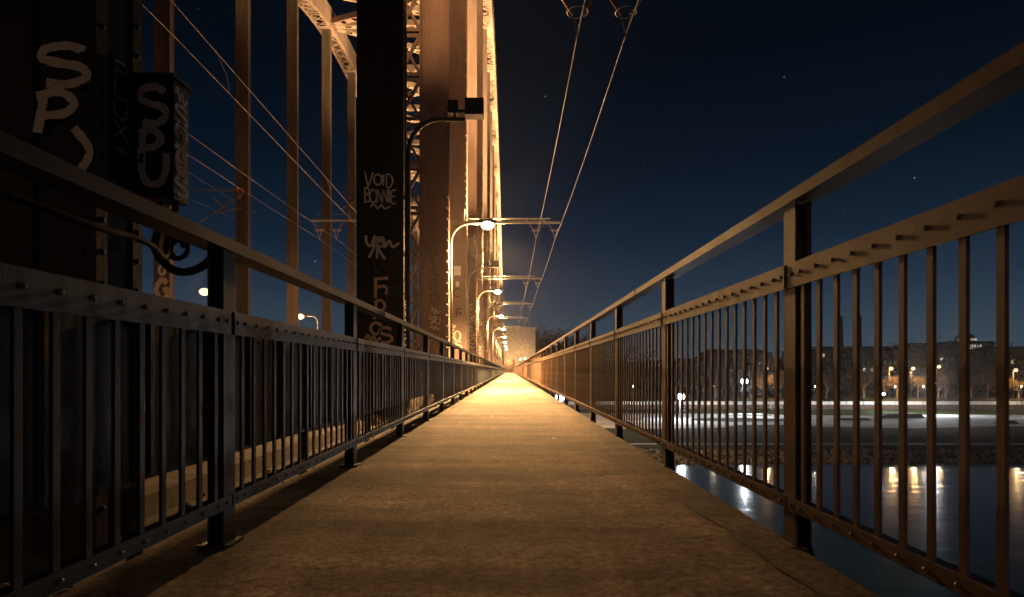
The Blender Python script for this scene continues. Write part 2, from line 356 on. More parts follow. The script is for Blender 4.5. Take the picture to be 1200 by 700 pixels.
# ---- railings
Y0, BAY, NB = 2.465, 2.01, 79
def railing(sd, zt, ztb, zbt, zbb, zbo, zbob, label):
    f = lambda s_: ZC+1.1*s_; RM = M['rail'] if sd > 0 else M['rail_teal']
    zt, ztb, zbt, zbb, zbo, zbob = map(f, (zt, ztb, zbt, zbb, zbo, zbob))
    root = empty('railing', (sd*1.1, 0, 0), label, 'railing', 'railings either side of the footway')
    X = lambda a, b: (min(sd*a, sd*b), max(sd*a, sd*b))
    def bx(mb, a, b, y0, y1, z0, z1):
        x0, x1 = X(a, b); mb.box(x0, y0, z0, x1, y1, z1)
    def part(name, mb, m, y, shared={}):    # local geometry, placed by location
        me = mb.mesh(name, m) if isinstance(mb, MB) else mb
        o = bpy.data.objects.new(name, me); COL.objects.link(o); o.parent = root; o.location = (-root.location.x, y, 0); return o, me
    # top rail: lengths of three bays butted with a small clip
    y = Y0-BAY*1.5
    me = None
    while y < Y0+BAY*NB:
        q = MB(); bx(q, 1.1, 1.2, 0, BAY*3-0.004, ztb, zt); bx(q, 1.096, 1.204, BAY*3-0.03, BAY*3-0.018, ztb-.003, zt+.004)
        o, me = part('top_rail', me or q, RM, y); y += BAY*3
    pm = bm_ = bo = None
    for k in range(-1, NB):
        q = MB(); bx(q, 1.112, 1.122, -.05, .05, 0.012 if sd < 0 else -.15, ztb-.002); bx(q, 1.122, 1.166, -.006, .006, 0 if sd < 0 else -.15, ztb-.002); bx(q, 1.166, 1.176, -.05, .05, 0 if sd < 0 else -.15, ztb-.002)
        if sd < 0: bx(q, 1.085, 1.21, -.065, .065, 0, .012)
        else: bx(q, 1.09, 1.178, -.06, .06, -.012, .004); bx(q, 1.146, 1.176, -.07, .07, -.17, -.012)
        o, pm = part('post', pm or q, RM, Y0+BAY*k)
        q = MB(); bx(q, 1.1, 1.108, .008, BAY-.008, zbb, zbt); bx(q, 1.094, 1.1, .008, .018, zbb+.004, zbt-.004)
        o, bm_ = part('rail_band', bm_ or q, RM, Y0+BAY*k)
        q = MB(); bx(q, 1.1, 1.107, .006, BAY-.006, zbob, zbo-.007); bx(q, 1.1, 1.15, .006, BAY-.006, zbo-.0065, zbo)
        o, bo = part('bottom_rail', bo or q, RM, Y0+BAY*k)
    # balusters: the nearest as parts, the far ones together
    bal = MB(); bx(bal, 1.1085, 1.1190, -.012, .012, zbo+.001, zbb+.07); bal = bal.mesh('baluster', RM)
    far = MB(); cnt = 0
    for k in range(-1, NB):
        for j in range(1, 17):
            y = Y0+BAY*k+j*BAY/17
            if cnt < 290: o, _ = part('baluster', bal, None, y)
            else: bx(far, 1.1085, 1.1190, y-.012, y+.012, zbo+.001, zbb+.07)
            cnt += 1
    o, _ = part('baluster_row', far, RM, 0); tag(o, kind='stuff')
    # bolt heads on band and bottom rail
    def bolt(mb, y, z, r=.0075, h=.0085):
        mb.tube([(sd*1.1, y, z), (sd*(1.1-h*.8), y, z), (sd*(1.1-h), y, z)], [r, r, r*.6], 6)
    zb = (zbt+zbb)/2+.004; z2 = (zbo+zbob)/2
    q = MB(); bolt(q, 0, zb); bme = q.mesh('bolt_head', M['bolt']); q = MB(); bolt(q, 0, z2, .0065, .008); bme2 = q.mesh('bolt_head', M['bolt'])
    rest = MB(); cnt = 0
    for k in range(-1, 40):
        for j in range(0, 18):
            y = Y0+BAY*k+j*BAY/17
            if j == 0: y += .045
            if j == 17: y -= .045
            if cnt < 100:
                part('bolt_head', bme, None, y)
                if cnt > 8: part('bolt_head', bme2, None, y)
            elif k < 22:
                bolt(rest, y, zb)
                if k < 14: bolt(rest, y, z2, .0065, .008)
            cnt += 1
    o, _ = part('bolt_head_row', rest, M['bolt'], 0); tag(o, kind='stuff')
    return root
railing(1, .640, .600, .381, .2937, -.457, -.500, 'brown steel railing on the right of the footway above the river')
railing(-1, .471, .430, .212, .128, -.449, -.491, 'dark teal steel railing on the left in front of the bridge columns')

# ---- sheet panels behind the left railing
root = empty('panel_fence', (-1.5, 0, 0), 'dark blue sheet metal screen behind the left railing bars', 'screen')
for k in range(-1, 22):
    if k == 4: continue
    y0 = Y0+BAY*k; x = -1.46
    mb = MB(); zb = ZC-.44+random.uniform(-.01, .01); mb.box(x-.006, y0+.03, zb, x, y0+BAY-.03, ZC+.235)
    for j in range(5): yy = y0+.03+(BAY-.09)*j/4; mb.box(x, yy, zb+.02, x+.018, yy+.03, ZC+.22)
    mb.box(x-.05, y0-.02, -0.2, x-.008, y0+.02, ZC+.2)
    p = mb.build('screen_panel', M['panel'], root)
    if k in (0, 1, 2, 3):
        mb = MB(); c = y0+BAY*.52
        for (a, b) in ((-.13, -.03), (.03, .13)):
            mb.box(x+.0005, c+a, ZC+.07, x+.003, c+b, ZC+.08); mb.box(x+.0005, c+a, ZC+.17, x+.003, c+b, ZC+.18)
            mb.box(x+.0005, c+a, ZC+.081, x+.003, c+a+.012, ZC+.169); mb.box(x+.0005, c+b-.012, ZC+.081, x+.003, c+b, ZC+.169)
            mb.box(x+.0005, c+a+.013, ZC+.12, x+.003, c+b-.013, ZC+.13)
        mb.build('stencil_mark', M['black'], p)
# kerb blocks along the track bed
kl = ['long pale concrete kerb block lying low behind the second gap of the left railing', 'pale concrete kerb block beyond the column tagged VOID BONNIE', 'short concrete kerb block low behind the nearest left railing bars']
for i, (y0, y1, x0, x1, z1) in enumerate(((3.5, 11.3, -2.9, -2.2, -.08), (13.0, 19.4, -2.85, -2.25, -.05))):
    mb = MB(); b = 0
    mb.v = [(x0, y0, -.209), (x1, y0, -.209), (x1, y1-.5, -.209), (x0, y1, -.209), (x0+.04, y0+.04, z1), (x1-.04, y0+.04, z1), (x1-.04, y1-.6, z1), (x0+.04, y1-.05, z1)]
    mb.f = [(0, 3, 2, 1), (4, 5, 6, 7), (0, 1, 5, 4), (1, 2, 6, 5), (2, 3, 7, 6), (3, 0, 4, 7)]
    tag(mb.build('kerb_block', M['concrete']), kl[i], 'kerb block', 'kerb blocks by the left columns')
mb = MB()
for i in range(500):
    y = random.uniform(2.2, 24); x = random.uniform(-3.1, -1.5); s_ = random.uniform(.01, .035); mb.sphere((x, y, -.205+s_*.4), s_, 5, 3, .6)
tag(mb.build('gravel', M['rock']), 'loose stones on the strip behind the left railing', 'gravel', kind='stuff')

# ---- arch height
def zarch(d):
    if d <= 62: z = 31.3-(d-62)**2*.0104
    else: z = 31.3-(d-62)**2*.0030
    return ZC+z
# ---- columns
def column(k, xr, w, m, label, name='bridge_column', rivets=True, group='riveted columns beside the footway', outer=1):
    d = DK(k); D = .38; xl = xr-w; zt = max(zarch(d+.3), 8.0) if 0 <= k else 14.0
    zt = max(zt, 14.0) if xr > -5 and k < 2 else zt
    root = empty(name, (xr-w/2, d+D/2, -.21), label, 'bridge column', group)
    mb = MB(); mb.box(xl+.04, d+.012, -.21, xr-.016, d+D-.012, zt); mb.build('column_shaft', m, root)
    fl = .13
    for (a, b) in ((xl, xl+fl), (xr-fl, xr)):
        mb = MB(); mb.box(a, d-.004, -.21, b, d+.012, zt)
        if b == xr: mb.box(xr-.016, d+.0125, -.21, xr, d+.085, zt); mb.box(xr-.016, d+D-.085, -.21, xr, d+D, zt)
        mb.build('flange', m, root)
    mb = MB(); mb.box(xl+fl+.18, d-.002, -.21, xl+fl+.20, d+.0118, zt); mb.box(xr-fl-.20, d-.002, -.21, xr-fl-.18, d+.0118, zt); mb.build('rib', m, root)
    if rivets:
        mb = MB(); st = .16 if k < 0 else .27 if k == 0 else .36; z = .0; rr, rh = (.017, .012) if k < 0 else (.022, .016) if k == 0 else (.032, .026)
        while z < min(zt, 3+.66*d):
            mb.dome((xl+fl/2, d-.004, z), (0, -1, 0), rr, rh); mb.dome((xr-fl/2, d-.004, z), (0, -1, 0), rr, rh)
            mb.dome((xr, d+.045, z), (1, 0, 0), .017, .012, 5); mb.dome((xr, d+D-.045, z), (1, 0, 0), .017, .012, 5); z += st
        tag(mb.build('rivet_row', m, root), kind='stuff')
        # splice plate with its grid of rivets
        zs = {-1: 3.2, 0: 11.2, 1: 12.9, 2: 13.6, 3: 15.0}.get(k)
        if zs:
            mb = MB(); mb.box(xl+fl+.005, d-.012, zs, xr-fl-.005, d-.0022, zs+1.0)
            for i in range(5):
                for j in range(6): mb.dome((xl+fl+.07+i*(w-2*fl-.14)/4, d-.012, zs+.08+j*.165), (0, -1, 0), .016, .012)
            mb.build('splice_plate', m, root)
    return root
lab_near = {-1: 'huge dark riveted column at the far left sprayed with SPI', 0: 'dark riveted column sprayed VOID BONNIE behind the left railing', 1: 'reddish riveted column right behind the VOID BONNIE one, with VISCO sprayed down it',
            2: 'third lit riveted column along the footway, pale stickers and a rivet grid on it', 3: 'fourth lit riveted column, just left of the second curved lamp arm'}
cols = {}
for k in range(-1, KMAX+1):
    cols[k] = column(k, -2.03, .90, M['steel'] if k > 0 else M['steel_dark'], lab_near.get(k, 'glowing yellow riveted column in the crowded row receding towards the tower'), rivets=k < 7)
lab_far = {1: 'far side column hidden mostly by the big dark column', 2: 'far side column beside the meter box with a sprayed G near its foot', 3: 'thick brown column standing across the tracks, leftmost of the clear ones', 4: 'second clear brown column across the tracks',
           5: 'far brown column under the laced arch, where the bracing beam meets it', 6: 'farthest visible brown column across the tracks, against the VOID BONNIE column'}
fcols = {}
for k in range(1, 12):
    fcols[k] = column(k, -16.2, .78, M['steel_far'], lab_far.get(k, 'brown column across the tracks hidden behind the near columns'), rivets=k < 5, group='columns across the tracks')
# laced post next to the reddish column
root = empty('laced_post', (-3.3, 20.8, -.2), 'tall laced steel post with X bars between the dark and the reddish column', 'laced post')
x0, x1, y = -3.78, -2.93, 20.9; zt = 24.0
for xx in (x0, x1-.1):
    mb = MB(); mb.box(xx, y-.02, -.2, xx+.1, y+.3, zt); mb.build('leg', M['steel'], root)
z = -.1; n_ = 0
while z < zt-1.6:
    mb = MB(); mb.box(x0+.1, y-.03, z, x1-.1, y-.015, z+.12); mb.box(x0+.1, y-.03, z+.20, x1-.1, y-.015, z+.32); mb.build('batten', M['steel'], root)
    mb = MB(); mb.bar((x0+.1, y-.02, z+.32), (x1-.1, y-.02, z+1.5), .09, .12, (0, 1, 0)).bar((x0+.1, y+.1, z+1.5), (x1-.1, y+.1, z+.32), .09, .12, (0, 1, 0))
    mb.build('lacing_bar', M['steel'], root); z += 1.5
# ---- arches: laced box chords with bracing between them
def arch(xa, xb, label, d0=18, d1=164):
    root = empty('bridge_arch', ((xa+xb)/2, d0, zarch(d0)), label, 'bridge arch', 'the two laced steel arches')
    st = 2.2125; n = int((d1-d0)/st); P = [(d0+i*st, zarch(d0+i*st)) for i in range(n+1)]
    H = 1.7
    for side in (xa, xb):
        for c in range(0, n, 8):
            mb = MB()
            for i in range(c, min(c+8, n)):
                (ya, za), (yb, zb) = P[i], P[i+1]; t = .04
                s0, s1 = (side, side+t) if side == xa else (side-t, side); b = len(mb.v)
                mb.v += [(s0, ya, za), (s1, ya, za), (s1, ya, za+H), (s0, ya, za+H), (s0, yb, zb), (s1, yb, zb), (s1, yb, zb+H), (s0, yb, zb+H)]
                mb.f += [tuple(b+q for q in f_) for f_ in ((0, 4, 5, 1), (3, 2, 6, 7), (0, 3, 7, 4), (1, 5, 6, 2))]
                # bottom flange angle, turned inwards, and stiffeners
                u0, u1 = (side, side+.30) if side == xa else (side-.30, side)
                mb.bar(((u0+u1)/2, ya, za-.01), ((u0+u1)/2, yb, zb-.01), .30, .03)
                mb.bar(((side-.02 if side == xa else side+.02), ya, za+.02), ((side-.02 if side == xa else side+.02), ya, za+H-.02), .05, .05)
            mb.build('side_plate', M['steel'], root)
    for i in range(n):
        (ya, za), (yb, zb) = P[i], P[i+1]; m_ = ((ya+yb)/2, (za+zb)/2)
        node = min(abs(ya-(DK(k)+.3)) for k in range(0, 18)); nb_ = min(abs(m_[0]-(DK(k)+.3)) for k in range(0, 18))
        if nb_ < 1.3:
            mb = MB(); mb.bar(((xa+xb)/2, ya, za-.045), ((xa+xb)/2, yb, zb-.045), xb-xa-.02, .03); mb.build('gusset_plate', M['steel'], root)
        else:
            mb = MB(); q = .16
            for h in (0, 1):
                a_ = (ya+(yb-ya)*h/2, za+(zb-za)*h/2); b_ = (ya+(yb-ya)*(h+1)/2, za+(zb-za)*(h+1)/2)
                mb.bar((xa+q, a_[0], a_[1]-.04), (xb-q, b_[0], b_[1]-.04), .11, .02); mb.bar((xb-q, a_[0], a_[1]-.07), (xa+q, b_[0], b_[1]-.07), .11, .02)
            mb.build('lacing_bar', M['steel'], root)
        mb = MB(); mb.bar(((xa+xb)/2, ya, za+H), ((xa+xb)/2, yb, zb+H), xb-xa, .03); mb.build('top_plate', M['steel'], root)
    return root
arch(-3.05, -1.45, 'brilliantly lit laced steel arch rising over the near columns')
arch(-17.4, -16.0, 'laced steel arch over the far columns, seen from below top left')
for j, k in enumerate(range(1, 14)):
    d = DK(k)+.3; z = zarch(d)+.5
    root = empty('wind_bracing', (-9.6, d, z), 'laced diagonal bracing beams meeting the far arch at the top of the third clear column' if k == 5 else 'bracing beams between the two arches high overhead', 'bracing', 'bracing frames between the arches')
    d2 = DK(k+1)+.3; z2 = zarch(d2)+.5
    for nm, a, b in (('cross_beam', (-16.0, d, z), (-3.05, d, z)), ('diagonal_beam', (-16.0, d+.3, z), (-3.05, d2-.3, z2)), ('diagonal_beam', (-3.05, d+.3, z), (-16.0, d2-.3, z2))):
        a = Vector(a); b = Vector(b); mb = MB(); u = (b-a).normalized(); s_ = u.cross(Vector((0, 0, 1))).normalized()*.27
        for t in (-1, 1): mb.bar(a+s_*t, b+s_*t, .08, .5)
        mb.bar(a+Vector((0, 0, .22)), b+Vector((0, 0, .22)), .5, .03)
        L_ = (b-a).length; n = int(L_/1.3)
        for i in range(n): mb.bar(a+u*(i+.15)*L_/n+Vector((0, 0, -.27)), a+u*(i+.75)*L_/n+Vector((0, 0, -.27)), .46, .03)
        mb.build(nm, M['steel'], root)

# ---- graffiti and fittings on the columns
px = lambda x, y, d: ((x-597)/F*d, ZC+(434-y)/F*d)     # used to read heights off a known plane
def gl(chars, d, st=None):      # (char, x0, y0(top), x1, y1(bottom)) read on plane d -> letters items
    out = []
    for (c, xa, ya, xb, yb) in chars:
        u0, v1 = px(xa, ya, d); u1, v0 = px(xb, yb, d); h = v1-v0; out.append((c, u0, v0, u1-u0, h, st or h*.16))
    return out
c = cols[-1]; d = DK(-1)-.004
letters(gl([('S', 46, 54, 104, 100), ('P', 38, 108, 90, 156), (')', 76, 150, 112, 202)], d, .044), front(d), c, M['paint_tan'])
d = DK(0)-.004; c = cols[0]
letters(gl([('V', 427, 201, 438, 218), ('O', 438, 204, 448, 217), ('I', 446, 205, 452, 218), ('D', 451, 204, 461, 220),
            ('B', 426, 220, 434, 237), ('O', 433, 222, 442, 238), ('N', 441, 222, 449, 238), ('N', 448, 222, 455, 238), ('I', 453, 221, 459, 238), ('E', 457, 222, 465, 240), ('~', 434, 239, 458, 246)], d, .034), front(d), c, M['paint_grey'])
letters(gl([('Y', 428, 276, 442, 300), ('R', 440, 278, 452, 303), ('~', 442, 280, 468, 292)], d, .052), front(d), c, M['paint_grey'])
letters(gl([('F', 436, 326, 456, 350), ('P', 437, 352, 452, 374), ('O', 434, 378, 448, 392), ('S', 444, 384, 460, 402), ('~', 428, 392, 446, 402)], d, .055), front(d), c, M['paint_tan'])
letters(gl([('V', 436, 302, 452, 320), ('Y', 448, 300, 462, 322), ('P', 452, 336, 462, 352), ('C', 462, 334, 470, 348)], d, .03), front(d), c, M['paint_dark'])
d = DK(1)-.004; c = cols[1]
letters(gl([('V', 503, 292, 511, 304), ('I', 505, 305, 511, 314), ('S', 505, 316, 513, 328), ('C', 504, 331, 514, 342), ('O', 504, 344, 515, 357)], d, .04), front(d), c, M['paint_dark'])
letters(gl([('S', 503, 371, 508, 379), ('R', 508, 371, 513, 379), ('J', 512, 371, 517, 380), ('~', 505, 360, 516, 370), ('~', 504, 381, 516, 388)], d, .04), front(d), c, M['paint_grey'])
d = DK(2)-.004; c = cols[2]
letters(gl([('C', 531, 338, 540, 348), ('F', 533, 362, 541, 372)], d, .05), front(d), c, M['paint_dark'])
for (xa, ya, xb, yb) in ((532, 312, 540, 323), (534, 330, 538, 336)):
    u0, v1 = px(xa, ya, d); u1, v0 = px(xb, yb, d); mb = MB(); mb.box(u0, d-.014, v0, u1, d-.002, v1); mb.build('sticker', M['white'], c)
letters(gl([('~', 526, 378, 534, 386), ('E', 527, 386, 533, 396), ('O', 532, 388, 540, 400), ('S', 534, 400, 541, 410)], d, .07), front(d), c, M['paint_grey'])
for k in (3, 4, 5):                       # scribbles low on the next columns
    d = DK(k)-.004; c = cols[k]; it = []
    for i in range(9):
        it.append((random.choice('~SECO'), -2.8+random.random()*.4, 1.6+i*.36, .4, .3, .05))
    letters(it, front(d), c, M['paint_grey'])
# side faces
yv = DK(-1)
letters([(ch, yv+.12, ZC+1.52-i*.105, .13, .085, .012) for i, ch in enumerate('PLUX-')], right(-2.03+.001), cols[-1], M['paint_blue'])
for k in (0, 1):
    it = [(random.choice('~SECORN'), DK(k)+.06+random.random()*.04, ZC+.3+i*.18, .26, .15, .02) for i in range(-2, 2 if k < 0 else 6)]
    letters(it, right(-2.03+.001), cols[k], M['paint_blue'] if k < 0 else M['paint_grey'])
# far column G and sticker
d = DK(2)-.004; c = fcols[2]
letters([('G', -16.88, ZC+3.35, .62, .95, .26)], front(d), c, M['paint_tan'])
letters([('O', -16.72, ZC+4.55, .3, .45, .13)], front(d), c, M['paint_grey'])
# ---- meter box on the nearest column
xb0, xb1, yb0, yb1 = -2.026, -1.84, 3.40, 3.56; z0, z1 = ZC+(434-232)/F*3.4, ZC+(434-92)/F*3.4
root = empty('switch_box', ((xb0+xb1)/2, yb0, z0), 'dark metal switch box sprayed SPU, bolted to the nearest column', 'switch box')
mb = MB(); mb.box(xb0, yb0, z0, xb1, yb1, z1); mb.build('box_body', M['steel_dark'], root)
mb = MB(); mb.box(xb0+.012, yb0-.012, z0+.015, xb1-.012, yb0-.001, z1-.015); mb.build('box_door', M['steel_dark'], root)
mb = MB(); mb.box(xb0-.02, yb0-.03, z1+.001, xb1+.015, yb1+.02, z1+.018); mb.build('box_lid', M['steel_dark'], root)
mb = MB(); mb.tube([(xb0+.05, yb1-.05, z0+.001), (xb0+.05, yb1-.05, z0-.06)], .02, 8).tube([(xb1-.05, yb1-.05, z0+.001), (xb1-.05, yb1-.05, z0-.06)], .02, 8); mb.build('cable_gland', M['rubber'], root)
letters(gl([('S', 162, 102, 196, 146), ('P', 160, 152, 190, 190), ('U', 164, 180, 198, 216)], yb0-.012, .040), front(yb0-.012), root, M['paint_tan'])
it = [(random.choice('SOCE~'), yb0+.012, z0+.03+i*.1, .13, .10, .022) for i in range(6)]
letters(it, right(xb1+.001), root, M['paint_blue']); letters([('O', yb0+.02, z0+.15, .1, .13, .04), ('~', yb0+.02, z0+.3, .1, .1, .03)], right(xb1+.0025), root, M['paint_red'])
# conduit and sagging cables under the box
Q3 = lambda x, y, d: ((x-597)/F*d, d, ZC+(434-y)/F*d)
mb = MB(); p = [(-1.5, 0.4, ZC+.53), (-1.5, 1.4, ZC+.53), (-1.5, 2.2, ZC+.52), Q3(150, 276, 2.55), Q3(178, 288, 2.8), Q3(190, 300, 3.05), Q3(196, 296, 3.25), Q3(196, 270, 3.4), (-1.92, 3.5, z0-.06)]
mb.tube(spline(p, 5), .014, 8); tag(mb.build('conduit', M['rubber'], smooth=True), 'dark round conduit running behind the left top rail into the box', 'conduit')
mb = MB(); mb.tube(spline([(-1.89, 3.5, z0-.05), Q3(190, 262, 3.42), Q3(182, 290, 3.38), Q3(196, 312, 3.34), Q3(216, 319, 3.3), Q3(238, 312, 3.26), Q3(254, 296, 3.2), Q3(262, 285, 3.14), Q3(262, 300, 3.02)], 6), .022, 8)
tag(mb.build('hanging_cable', M['rubber'], smooth=True), 'thick black cable sagging between the switch box and the railing post', 'cable')
mb = MB(); cc = Q3(203, 290, 3.4); t_ = [(cc[0]+.055*math.cos(a*.5), cc[1]+.004*a, cc[2]+.055*math.sin(a*.5)) for a in range(0, 22)]; mb.tube(t_, .014, 6)
tag(mb.build('cable_coil', M['rubber'], smooth=True), 'black coil of spare cable hanging under the switch box', 'cable')

# ---- lamps on the columns
def curved_pole(x0, d, z_arm, x1, root):
    p = [(x0, d, -.05), (x0, d, z_arm-.62)]+[(x0+.62*(1-math.cos(a)), d, z_arm-.62+.62*math.sin(a)) for a in (R(15*i) for i in range(1, 7))]+[(x1, d, z_arm+.0)]
    mb = MB(); mb.tube(p, [.042]*7+[.036]*(len(p)-7), 10); mb.build('pole', M['pole'] if d > 15 else M['black'], root, smooth=True)
    mb = MB()
    for z in (1.4, 2.9, 4.0): mb.box(x0-.08, d-.02, z, x0+.05, d+.02, z+.05)
    mb.build('bracket', M['black'], root)
lamps = []
for k in [-3]+list(range(0, 18)):  # the lamp behind the camera is added unseen, to light the graffiti
    d = DK(k)+.12
    if d > YEND: break
    if k % 2 == 0:
        root = empty('floodlight_mast', (-1.96, d, 0), {0: 'black curved mast with two boxy floodlights in front of the dark column, nearest the camera', 2: 'second curved mast with a dark floodlight, under the first shining lamp', 4: 'third dark floodlight mast, between the second and third shining lamps'}.get(k, 'distant curved mast with dark floodlights among the glowing lamps'), 'floodlight', 'floodlight masts on the columns')
        curved_pole(-1.96, d, ZC+4.86, -.86, root)
        for (a, b, z0, z1, dd) in ((-1.19, -.99, 4.95, 5.20, .18), (-.86, -.50, 4.92, 5.24, .26)):
            mb = MB(); mb.box(a, d-.1, ZC+z0, b, d-.1+dd, ZC+z1)
            for i in range(4): mb.box(a+.02+(b-a-.05)*i/3, d-.13, ZC+z0+.03, a+.03+(b-a-.05)*i/3, d-.101, ZC+z1-.03)
            mb.build('floodlight_housing', M['black'], root)
        mb = MB(); mb.tube([(-.99, d, ZC+5.02), (-.86, d, ZC+5.02)], .03, 8); mb.tube([(-1.06, d, ZC+4.87), (-1.06, d, ZC+4.95)], .03, 8); mb.tube([(-.95, d-.03, ZC+4.86), (-1.2, d-.05, ZC+4.93), (-1.25, d-.02, ZC+5.05), (-1.19, d, ZC+5.1)], .010, 6); mb.build('mount', M['black'], root)
        mb = MB(); mb.box(-.85, d+.161, ZC+4.95, -.51, d+.168, ZC+5.21); mb.build('lamp_glass', M['bulb_o'], root)
        if 0 <= k <= 2: spot('floodlight_beam', (-.68, d+.25, ZC+5.1), (-3.0, d+10, ZC+28), FLOOD_W*(.75 if k == 0 else 1.4), SODIUM, 84, .9)
        if 2 <= k <= 12: spot('floodlight_beam', (-.68, d+.25, ZC+5.3), (-4.2, d+2.5, ZC+30), FLOOD_W*(6 if k == 2 else 10), (1.0, .67, .27), 84, .9)
    else:
        root = empty('street_lamp', (-1.96, d, 0), {1: 'nearest shining street lamp on a curved arm above the footway', 3: 'second shining street lamp along the columns, half the size of the nearest', 5: 'third shining street lamp along the columns', 7: 'fourth shining street lamp along the columns'}.get(k, 'shining street lamp in the far string of lights, or the unseen one added behind the camera'), 'street lamp', 'lit street lamps along the columns')
        curved_pole(-1.96, d, ZC+4.93, -1.0, root)
        mb = MB(); v = [(-1.12, .08, 4.90), (-.42, .12, 4.93)]; xa, xb = -1.10, -.42
        mb.box(xa, d-.12, ZC+4.93, xb, d+.12, ZC+5.02); mb.box(xa+.08, d-.09, ZC+5.021, xb-.12, d+.09, ZC+5.07); mb.build('lamp_head', M['black'], root)
        mb = MB(); mb.sphere((-.74, d, ZC+4.87), .21, 14, 8, .62); mb.build('bulb', M['bulb'], root, smooth=True)
        spot('street_light', (-.74, d, ZC+4.66), (-.74, d, 0), STREET_W*(.08 if k < 0 else 1.0), SODIUM, 156, .3, .12)
        if k > 0: point('street_glow', (-.74, d, ZC+4.66), STREET_W*.09, SODIUM, .14)
for k in (-2, 3, 5, 13):                                      # lamps across the tracks; the first is added unseen, to light column fronts
    d = DK(k)+.12
    root = empty('street_lamp', (-17.3, d, 0), {-2: 'added lamp across the tracks behind the camera, unseen, lighting the column fronts', 3: 'small shining lamp beyond the first clear column, left of the railing post', 5: 'shining lamp on a curved pole between the second and third far columns', 13: 'tiny shining lamp seen low past the reddish column'}[k], 'street lamp', 'street lamps across the tracks')
    x0 = -17.4; p = [(x0, d, 0), (x0, d, ZC+4.3)]+[(x0-.5*(1-math.cos(a)), d, ZC+4.3+.6*math.sin(a)) for a in (R(18*i) for i in range(1, 6))]+[(x0-1.3, d, ZC+4.95)]
    mb = MB(); mb.tube(p, .045, 8); mb.build('pole', M['pole'], root, smooth=True)
    mb = MB(); mb.box(x0-1.9, d-.12, ZC+4.93, x0-1.2, d+.12, ZC+5.03); mb.build('lamp_head', M['black'], root)
    mb = MB(); mb.sphere((x0-1.55, d, ZC+4.87), .32, 12, 8, .7); mb.build('bulb', M['bulb_o'], root, smooth=True)
    point('street_light', (x0-1.55, d, ZC+4.7), STREET_W*(.10 if k == -2 else .35), SODIUM, .12)

# ---- power line brackets with V insulators, and the wires
XW = (1.245, 2.13); ZW = ZC+6.15
def insulator(x, d, root, ztop, s=1.0):
    for sx in (-1, 1):
        a = Vector((x+sx*.33*s, d, ztop)); b = Vector((x+sx*.10*s, d, ZW+.38))
        mb = MB(); n = 13; path = []; rs = []
        for i in range(n*2+1):
            path.append(a+(b-a)*i/(n*2)); rs.append(.018 if i % 2 == 0 else .034)
        mb.tube(path, rs, 8); mb.build('insulator_rod', M['ins'], root, smooth=False)
        mb = MB(); mb.tube([b, (x+sx*.02, d, ZW+.05)], .010, 6); mb.sphere(tuple(b), .032, 8, 5); mb.build('yoke', M['ring'], root)
    mb = MB(); q = [(x+.19*math.cos(t), d+.19*math.sin(t), ZW+.40) for t in (2*math.pi*i/24 for i in range(25))]; mb.tube(q, .009, 6, False); mb.build('guard_ring', M['ring'], root, smooth=True)
    mb = MB(); mb.tube([(x, d-.03, ZW+.07), (x, d, ZW-.03), (x, d+.03, ZW-.05)], [.018, .028, .014], 8).bar((x-.03, d, ZW+.05), (x+.03, d, ZW+.05), .02, .03); mb.build('wire_clamp', M['ins'], root)
blab = {0: 'bracket above the frame, its two ringed V insulators hanging in at the top', 2: 'nearest whole bracket bar across the sky, beside the brightest lamp', 4: 'second bracket bar, just below the nearest one', 6: 'third small bracket bar over the distant footway'}
for k in range(-2, 12, 2):
    d = DK(k)-.55
    root = empty('wire_bracket', (-2.03, d, ZC+6.9), blab.get(k, 'tiny far bracket bar beside the glare' if k > 0 else 'wire bracket out of view behind the camera'), 'wire bracket', 'brackets carrying the power wires')
    mb = MB(); mb.box(-2.9, d-.05, ZC+6.86, 2.38, d+.05, ZC+6.96); mb.box(-2.05, d-.04, ZC+7.08, 1.9, d+.04, ZC+7.12)
    for i in range(9): xx = -1.9+i*.4; mb.bar((xx, d, ZC+6.96), (xx+.2, d, ZC+7.08), .03, .02).bar((xx+.2, d, ZC+7.08), (xx+.4, d, ZC+6.96), .03, .02)
    for xx in (-2.75, -2.15): mb.bar((xx, d, ZC+6.93), (xx, d+.56, ZC+7.7), .06, .06)
    mb.build('bracket_bar', M['pole'], root)
    for x in XW: insulator(x, d, root, ZC+6.88)
    if k == 2:
        mb = MB(); mb.box(-9.3, d-.05, ZC+6.97, -2.5, d+.05, ZC+7.05); mb.build('bracket_bar', M['pole'], root)
        for x in (-8.9, -8.1): insulator(x, d, root, ZC+7.0)
def span(a, b, sag, n=12):
    a = Vector(a); b = Vector(b); return [a+(b-a)*i/n-Vector((0, 0, 4*sag*(i/n)*(1-i/n))) for i in range(n+1)]
for x, lb in zip(XW, ('left one of the two power wires sweeping down the sky over the footway', 'right one of the two power wires sweeping down the sky over the footway')):
    mb = MB(); pts = []
    for k in range(-2, 10, 2): pts += span((x, DK(k)-.55, ZW), (x, DK(k+2)-.55, ZW), .16)[:-1]
    mb.tube(pts, .011, 6); tag(mb.build('power_wire', M['wire'], smooth=True), lb, 'power wire', 'power wires over the footway')
for x, lb in ((-8.9, 'thin faint wire left of the pair between the columns and the tracks'), (-8.1, 'thin faint wire right of the pair between the columns and the tracks')):
    mb = MB(); mb.tube(span((x, -6, ZW), (x, DK(2)-.55, ZW), .2)+span((x, DK(2)-.5, ZW), (x, 90, ZW), .2)[1:], .006, 5); tag(mb.build('power_wire', M['wire'], smooth=True), lb, 'power wire', 'thin wires over the tracks')
